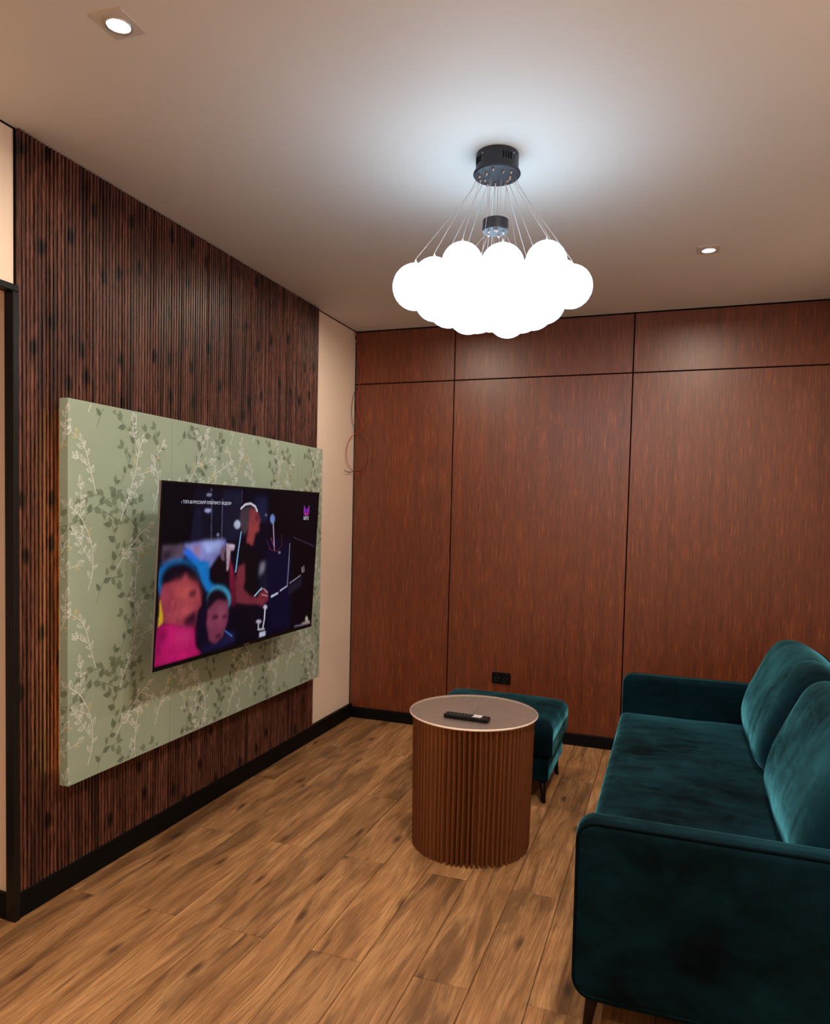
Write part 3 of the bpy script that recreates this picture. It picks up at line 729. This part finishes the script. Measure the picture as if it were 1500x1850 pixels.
for kind, colr, b, pts in SHAPES:
    if kind == 'p':
        m = np.zeros(uu.shape, bool); n = len(pts)
        for i in range(n):
            (x0, y0), (x1, y1) = pts[i], pts[(i+1) % n]
            if y0 == y1: continue
            m ^= ((y0 > vv) != (y1 > vv)) & (uu < (x1-x0)*(vv-y0)/(y1-y0)+x0)
        m = blur(m.astype(float), max(1, int(round(b*.85))))
    else:
        d = np.full(uu.shape, 9.0); asp = TVH/TVW
        for (x0, y0), (x1, y1) in zip(pts[:-1], pts[1:]):
            ax_, ay_ = x1-x0, (y1-y0)*asp
            t = np.clip(((uu-x0)*ax_+(vv-y0)*asp*ay_)/(ax_*ax_+ay_*ay_+1e-9), 0, 1)
            d = np.minimum(d, np.hypot(uu-x0-t*ax_, (vv-y0)*asp-t*ay_))
        m = np.clip((b*.5-d)/.0018+.5, 0, 1)
    img = img*(1-m[..., None])+np.array(lin(colr))*m[..., None]
rn = np.random.default_rng(4)
gr = np.zeros(uu.shape)
for oc, am in ((8, .5), (16, .35), (40, .25)):
    lo_ = rn.normal(0, 1, (oc+2, int(oc*1.8)+2))
    fy, fx = vv*oc, uu*oc*1.8
    iy, ix = fy.astype(int), fx.astype(int); ty, tx = fy-iy, fx-ix
    gr += am*((lo_[iy, ix]*(1-tx)+lo_[iy, ix+1]*tx)*(1-ty)+(lo_[iy+1, ix]*(1-tx)+lo_[iy+1, ix+1]*tx)*ty)
img = img*np.clip(1+.24*gr, .4, 1.7)[..., None]
pv = np.stack([np.full(uu.size, .0004), (sw0+(sw1-sw0)*uu).ravel(), (sh0+(sh1-sh0)*vv).ravel()], 1)
idx = np.arange(NX*NY).reshape(NY, NX)
pf = np.stack([idx[:-1, :-1].ravel(), idx[:-1, 1:].ravel(), idx[1:, 1:].ravel(), idx[1:, :-1].ravel()], 1)
pme = bpy.data.meshes.new('screen'); pme.from_pydata(pv.tolist(), [], pf.tolist())
ca = pme.color_attributes.new('picture', 'FLOAT_COLOR', 'POINT')
rgba = np.ones((NX*NY, 4), np.float32); rgba[:, :3] = img.reshape(-1, 3)
ca.data.foreach_set('color', rgba.ravel())
t = NT('tv_picture')
at = t.node('ShaderNodeAttribute', {'attribute_name': 'picture'})
t.bsdf(Base_Color=(.002, .002, .003), Roughness=.3, Specular_IOR_Level=.12, Emission_Color=at.outputs['Color'], Emission_Strength=TV_STR)
t.m.cycles.emission_sampling = 'NONE'
screen = link('screen', pme, t.m, tv)
capm = emit('caption_white', (.80, .80, .95), TV_STR); capm.cycles.emission_sampling = 'NONE'
def screen_text(body, u, v, width, mat, name):
    cu = bpy.data.curves.new(name, 'FONT'); cu.body = body; cu.size = 1; cu.align_x = 'LEFT'; cu.fill_mode = 'FRONT'; cu.offset = .006
    to = bpy.data.objects.new(name, cu); COL.objects.link(to)
    dg = bpy.context.evaluated_depsgraph_get(); dg.update()
    me = bpy.data.meshes.new_from_object(to.evaluated_get(dg))
    bpy.data.objects.remove(to, do_unlink=True)
    xs = [q.co.x for q in me.vertices]; x0, x1 = min(xs), max(xs)
    k = width*(sw1-sw0)/(x1-x0)
    for q in me.vertices:
        q.co = (.0009, sw0+(sw1-sw0)*u+(q.co.x-x0)*k, sh0+(sh1-sh0)*v+q.co.y*k)
    me.materials.clear()
    return link(name, me, mat, screen)
screen_text('› ТОП-30 РУССКИЙ ПЛЕЙЛИСТ НЕДЕЛИ', .088, .892, .268, capm, 'caption_text')
screen_text('МУЗ', .880, .801, .042, capm, 'channel_text')
lg = {'a': MB(), 'b': MB()}
def lpoly(k, pts):
    mb = lg[k]; n = len(mb.v)
    mb.v += [(.0009, sw0+(sw1-sw0)*(.9+.024*x), sh0+(sh1-sh0)*(.872+.040*y)) for x, y in pts]; mb.f.append(tuple(range(n, n+len(pts))))
lpoly('a', [(-1, 1), (-.35, .35), (0, 0), (-.15, -.2), (-1, -.55)]); lpoly('a', [(1, 1), (1, -.55), (.15, -.2), (0, 0), (.35, .35)])
lpoly('b', [(-.95, -.65), (-.12, -.3), (-.35, -1)]); lpoly('b', [(.95, -.65), (.35, -1), (.12, -.3)]); lpoly('b', [(0, -.12), (.25, -1), (-.25, -1)])
link('channel_emblem', lg['a'].mesh('e', False), emit('emblem_purple', lin((150, 50, 190)), TV_STR), screen)
link('channel_emblem', lg['b'].mesh('e', False), emit('emblem_magenta', lin((190, 60, 170)), TV_STR), screen)

# ================================================================== round paper table with remote
TX, TY, TH = 1.300, -1.528, .575
tb = empty('side_table', (TX, TY, 0)); tag(tb, 'round side table with pleated brown paper drum and frosted disc top', 'table')
NP = 74; zs = [0, .012, .10, .22, .34, .46, .535, .566]
rt = random.Random(5)
dep = []; angs = []; ph = []
for i in range(NP):
    a = 2*math.pi*i/NP
    front_left = math.exp(-((((a-math.radians(236)+math.pi) % (2*math.pi))-math.pi)/.36)**2)
    dep.append(((.046)*rt.uniform(.75, 1.15))*(1-.72*front_left)); angs.append(rt.uniform(-.012, .012)); ph.append(rt.uniform(0, 6.28))
rings = []
for z in zs:
    r_out = .2535+.009*(z/.566); ring = []
    for i in range(NP):
        a0 = 2*math.pi*i/NP+angs[i]; wob = .006*math.sin(ph[i]+z*9)
        d = dep[i]*(1.0-.30*math.exp(-((z-.566)/.05)**2))
        for (fa, rr) in ((-.24, -.28), (-.11, -.02), (.02, 0.0), (.13, -.06), (.26, -.38), (.5, -1.0)):
            a = a0+2*math.pi/NP*fa+wob
            rj = (.003*math.sin(ph[i]) if z < .005 else 0)
            ring.append((TX+(r_out+rr*d+rj)*math.cos(a), TY+(r_out+rr*d+rj)*math.sin(a), z+(.0015 if z == 0 and i % 2 else 0)))
    rings.append(ring)
mb = MB(); mb.rings(rings, cap=False)
part('pleated_drum', mb.mesh(), M['kraft'], tb, True)
# folded paper seen edge-on from above, under the disc
fan = MB(); 
for i in range(NP):
    a = 2*math.pi*(i+.5)/NP; b = a+2*math.pi/NP*.5; c_ = b+2*math.pi/NP*.5
    p = lambda an, r, z: (TX+r*math.cos(an), TY+r*math.sin(an), z)
    n = len(fan.v)
    fan.v += [p(a, .018, .552), p(a, .243, .552), p(b, .250, .5655), p(b, .018, .5655), p(c_, .243, .552), p(c_, .018, .552)]
    fan.f += [(n, n+1, n+2, n+3), (n+3, n+2, n+4, n+5)]
part('paper_folds', fan.mesh('folds', False), M['kraft'], tb)
sl = MB().box((TX-.003, TY+.02, .5655), (TX+.003, TY+.10, .5662)).mesh()
part('fold_slit', sl, M['matblack'], tb)
dtop = part('disc_top', MB().lathe((TX, TY, 0), [(.2745, .5665), (.2752, .5685), (.2752, .5730), (.2745, .575)], 96).mesh(), M['frost'], tb, False)
part('edge_highlight', MB().lathe((TX, TY, 0), [(.2748, .5667), (.2764, .568), (.2768, .571), (.2764, .574), (.2748, .5752)], 96, False).mesh(), M['edge'], dtop, True)  # pale ring that paints the bright rim of the disc

rm = empty('remote_control', (1.310, -1.672, TH)); rm.rotation_euler = (0, 0, math.radians(-3))
tag(rm, 'slim black remote control lying on the frosted table top', 'remote control')
link('remote_body', rbox((-.096, -.022, .0005), (.096, .022, .019), .005, 3), M['plastic'], rm)
bt = rbox((-.0042, -.0038, .0186), (.0042, .0038, .0206), .0008, 1); bt.materials.append(M['button'])
for i in range(11):
    for j in range(3):
        if 8 <= i <= 9: continue
        o = link('button', bt, None, rm); o.location = (-.086+i*.0155, -.0125+j*.0125, 0)
bw = rbox((-.0034, -.0175, .0186), (.0034, .0175, .0205), .0008, 1); bw.materials.append(M['white'])
for i in range(4):
    o = link('light_button', bw, None, rm); o.location = (.032+i*.0092, 0, 0)

# ================================================================== sofa
SX0, SX1, SA0, SA1 = 1.866, 2.880, -2.580, -.570
sf = empty('sofa', (2.37, -1.575, 0)); tag(sf, 'dark teal velvet sofa with slim arms and plump back cushions', 'sofa')
arm_prof = rrect(SX0, .120, SX1-.02, .612, (.055, .03, .05, .050), 7)
def arm(y0, y1, outer_y):
    o = part('arm', loft_y(arm_prof, y0, y1, .030, 6, 4).mesh(), M['velvet'], sf, True)
    for yy in (outer_y,):
        s = .010; path = [(p[0]+(s if p[0] < 2.3 else -s)*.6, yy, p[1]+(s if p[1] < .35 else -s)*.6) for p in arm_prof]
        mbp = MB(); mbp.tube(path, .0042, 6, closed=True)
        pp = part('arm_piping', mbp.mesh(), M['piping'], o, True)
    return o
arm(SA0, SA0+.092, SA0+.008)
arm(SA1-.092, SA1, SA1-.010)
IY0, IY1 = SA0+.088, SA1-.088
part('base_frame', rbox((SX0+.012, IY0-.01, .125), (SX1-.03, IY1+.01, .275), .012, 3), M['velvet'], sf, True)
# bench seat: gently crowned cushion
def crowned(x0, x1, y0, y1, z0, z1, crown, r, nx=26, ny=44, seed=1, wr=.0):
    rs = random.Random(seed); ph_ = [(rs.uniform(2, 9), rs.uniform(5, 22), rs.uniform(0, 6.28)) for _ in range(7)]
    top = []
    def edge(t):   # 0..1 -> rounded drop
        d = min(t, 1-t)
        return d
    mb = MB(); W, D = x1-x0, y1-y0
    def fx(n, L):
        xs = []
        for k in range(n+1):
            t = k/n
            xs.append(t)
        return xs
    # parameter lines concentrated at the rim
    def line(n, L):
        a = [r*(1-math.cos(math.pi/2*k/6)) for k in range(7)]
        b = [r+(L-2*r)*k/n for k in range(1, n)]
        return a+b+[L-v for v in reversed(a)]
    X = line(nx, W); Y = line(ny, D)
    def drop(v, L):
        d = min(v, L-v)
        return r-math.sqrt(max(0, r*r-(r-d)**2)) if d < r else 0
    for j, yv in enumerate(Y):
        for i, xv in enumerate(X):
            cr = crown*(1-(2*xv/W-1)**4)*(1-(2*yv/D-1)**6)
            w = sum(math.sin(a*xv*3+b*yv+c) for a, b, c in ph_)/7*wr
            dz = math.hypot(drop(xv, W), drop(yv, D)); dz = min(dz, r)
            mb.v.append((x0+xv, y0+yv, z1-dz+cr+w))
    ncol = len(X)
    for j in range(len(Y)-1):
        for i in range(ncol-1):
            a = j*ncol+i; mb.f.append((a, a+1, a+ncol+1, a+ncol))
    rim = [i for i in range(ncol)]+[j*ncol+ncol-1 for j in range(1, len(Y))]+[(len(Y)-1)*ncol+i for i in range(ncol-2, -1, -1)]+[j*ncol for j in range(len(Y)-2, 0, -1)]
    n = len(mb.v)
    for k in rim: mb.v.append((mb.v[k][0], mb.v[k][1], z0))
    for k in range(len(rim)):
        k2 = (k+1) % len(rim); mb.f.append((rim[k], n+k, n+k2, rim[k2]))
    mb.f.append(tuple(n+k for k in range(len(rim))))
    return mb.mesh('crowned')
part('seat_cushion', crowned(SX0-.004, 2.66, IY0, IY1, .262, .418, .016, .035, seed=4, wr=.004), M['velvet'], sf, True)
back_prof = [(2.745, .13), (2.870, .13), (2.880, .20), (2.905, .60), (2.912, .70), (2.905, .735), (2.880, .75), (2.845, .745), (2.825, .72), (2.80, .60), (2.75, .25)]
part('back_frame', loft_y(back_prof, SA0+.02, SA1-.02, .02, 4, 8).mesh(), M['velvet'], sf, True)

def catmull(pts, sub=5):
    out = []; n = len(pts)
    for i in range(n):
        p0, p1, p2, p3 = (Vector(pts[(i+k-1) % n]) for k in range(4))
        for s in range(sub):
            t = s/sub
            out.append(tuple(.5*((2*p1)+(p2-p0)*t+(2*p0-5*p1+4*p2-p3)*t*t+(3*p1-p0-3*p2+p3)*t**3)))
    return out
cush_prof = catmull([(2.475, .430), (2.425, .470), (2.418, .540), (2.445, .640), (2.495, .750), (2.540, .835), (2.585, .872), (2.645, .875), (2.715, .840), (2.775, .790), (2.800, .730),
                     (2.775, .620), (2.735, .520), (2.700, .445), (2.640, .425), (2.550, .422)], 5)
def cushion(y0, y1, seed):
    rs = random.Random(seed)
    n = len(cush_prof); cx = sum(p[0] for p in cush_prof)/n; cz = sum(p[1] for p in cush_prof)/n
    L = (y1-y0)/2; cy = (y0+y1)/2; rings_ = []
    waves = [(rs.uniform(10, 26), rs.uniform(3, 9), rs.uniform(0, 6.28), rs.uniform(.3, 1)) for _ in range(6)]
    N = 44
    for k in range(N+1):
        t = -math.cos(math.pi*k/N)                      # denser at the ends
        s = (1-abs(t)**7)**(1/2.6) if abs(t) < 1 else 0
        s = .16+.84*s
        ring = []
        for i, (px, pz) in enumerate(cush_prof):
            w = sum(a4*math.sin(a1*t*L+a2*(pz-cz)*6+a3) for a1, a2, a3, a4 in waves)/6*.004
            sz = .35+.65*s if s < 1 else 1
            ring.append((cx+(px-cx)*s+w, cy+t*L, cz+(pz-cz)*sz))
        rings_.append(ring)
    o = part('back_cushion', MB().rings(rings_).mesh(), M['velvet'], sf, True)
    # piping along the rear seam
    j = max(range(n), key=lambda q: cush_prof[q][0]-.2*abs(cush_prof[q][1]-.80))
    jj = max(range(n), key=lambda q: cush_prof[q][0]*.75+cush_prof[q][1])
    path = [rings_[k][jj] for k in range(2, N-1)]
    mp = MB(); mp.tube(path, .0048, 6)
    part('cushion_piping', mp.mesh(), M['piping'], o, True)
    return o
ymid = (IY0+IY1)/2
cushion(ymid+.004, IY1-.004, 3)
cushion(IY0+.004, ymid-.004, 8)
def tapered_leg(x, y, z1, lean, root, r0=.020, r1=.011):
    mb = MB(); mb.tube([(x, y, z1), (x+lean[0]*.5, y+lean[1]*.5, z1*.5), (x+lean[0], y+lean[1], .0)], [r0, (r0+r1)/2, r1], 14)
    part('leg', mb.mesh(), M['leg'], root, True)
for (lx, ly, ax_, ay_) in ((1.925, -2.515, -.018, -.012), (1.925, -.635, -.018, .012), (2.815, -2.515, .018, -.012), (2.815, -.635, .018, .012)):
    tapered_leg(lx, ly, .135, (ax_, ay_), sf)

# ================================================================== ottoman
OX0, OX1, OY0, OY1 = .895, 1.570, -1.030, -.495
ot = empty('ottoman', ((OX0+OX1)/2, (OY0+OY1)/2, 0)); tag(ot, 'dark teal velvet ottoman standing behind the round paper table', 'ottoman')
part('base', rbox((OX0+.02, OY0+.02, .110), (OX1-.02, OY1-.02, .262), .014, 3), M['velvet'], ot, True)
cushion_top = part('top_cushion', crowned(OX0, OX1, OY0, OY1, .250, .408, .016, .045, 18, 16, seed=9, wr=.003), M['velvet'], ot, True)
pm = MB(); pm.tube([(x, y, .250) for x, y in rrect(OX0+.006, OY0+.006, OX1-.006, OY1-.006, (.03, .03, .03, .03), 4)], .005, 6, closed=True)
part('seam_piping', pm.mesh(), M['piping'], cushion_top, True)
for (lx, ly, ax_, ay_) in ((OX1-.055, OY0+.055, .014, -.012), (OX1-.055, OY1-.075, .014, .012), (OX0+.055, OY0+.055, -.014, -.012), (OX0+.055, OY1-.075, -.014, .012)):
    tapered_leg(lx, ly, .115, (ax_, ay_), ot, .017, .010)

# ================================================================== wall socket and loose wires
sk = empty('wall_socket', (1.076, 0, .375)); tag(sk, 'black double power socket low on the walnut wall', 'socket')
link('face_plate', rbox((-.060, -.010, -.036), (.060, 0, .036), .003, 2), M['black'], sk)
for sx in (-.029, .029):
    w = MB().lathe((0, 0, 0), [(.0225, -.0005), (.0225, .001), (.0205, .0015), (.0195, -.001)], 28, False).mesh()
    o = link('socket_well', w, M['plastic'], sk, True); o.location = (sx, -.0105, 0); o.rotation_euler = (math.pi/2, 0, 0)
    for px_ in (-.0095, .0095):
        c_ = MB().lathe((0, 0, 0), [(.0026, -.0005), (.0026, .0012), (.0015, .0014)], 10).mesh()
        q = link('contact', c_, M['steel'], o); q.location = (px_, 0, 0)

tw = empty('twin_wire', (.018, -.045, H)); tag(tw, 'loose red and dark wires dangling in the corner beside the walnut panels', 'wire')
def wire(name, ctrl, rad, mat):
    P = [Vector(c) for c in ctrl]; out = []
    for i in range(len(P)-1):
        p0, p1, p2, p3 = P[max(i-1, 0)], P[i], P[i+1], P[min(i+2, len(P)-1)]
        for s in range(8):
            t = s/8
            out.append(.5*((2*p1)+(p2-p0)*t+(2*p0-5*p1+4*p2-p3)*t*t+(3*p1-p0-3*p2+p3)*t**3))
    out.append(P[-1])
    part(name, MB().tube(out, rad, 6).mesh(), M[mat], tw, True)
wire('red_wire', [(0.018, -0.040, 2.649), (0.021, -0.03, 2.585), (0.032, -0.03, 2.492), (0.051, -0.03, 2.39), (0.05, -0.03, 2.298), (0.033, -0.03, 2.223), (0.033, -0.03, 2.146), (0.05, -0.03, 2.078), (0.068, -0.03, 2.019), (0.062, -0.03, 1.981), (0.018, -0.045, 1.946), (0.018, -0.123, 1.9), (0.018, -0.155, 1.821), (0.018, -0.136, 1.748), (0.018, -0.054, 1.703), (0.054, -0.03, 1.685), (0.086, -0.03, 1.698)],
     .0021, 'redwire')
wire('blue_wire', [(0.012, -0.052, 2.649), (0.018, -0.037, 2.575), (0.03, -0.024, 2.484), (0.042, -0.024, 2.357), (0.037, -0.024, 2.282), (0.014, -0.047, 2.22), (0.014, -0.074, 2.14), (0.014, -0.07, 2.057), (0.014, -0.044, 2.01), (0.044, -0.024, 1.951), (0.091, -0.024, 1.908), (0.12, -0.024, 1.849), (0.113, -0.024, 1.773), (0.082, -0.024, 1.713), (0.014, -0.044, 1.697), (0.014, -0.133, 1.691), (0.014, -0.172, 1.7)],
     .0020, 'bluewire')
# the room's lit pieces are ready
bpy.context.view_layer.update()
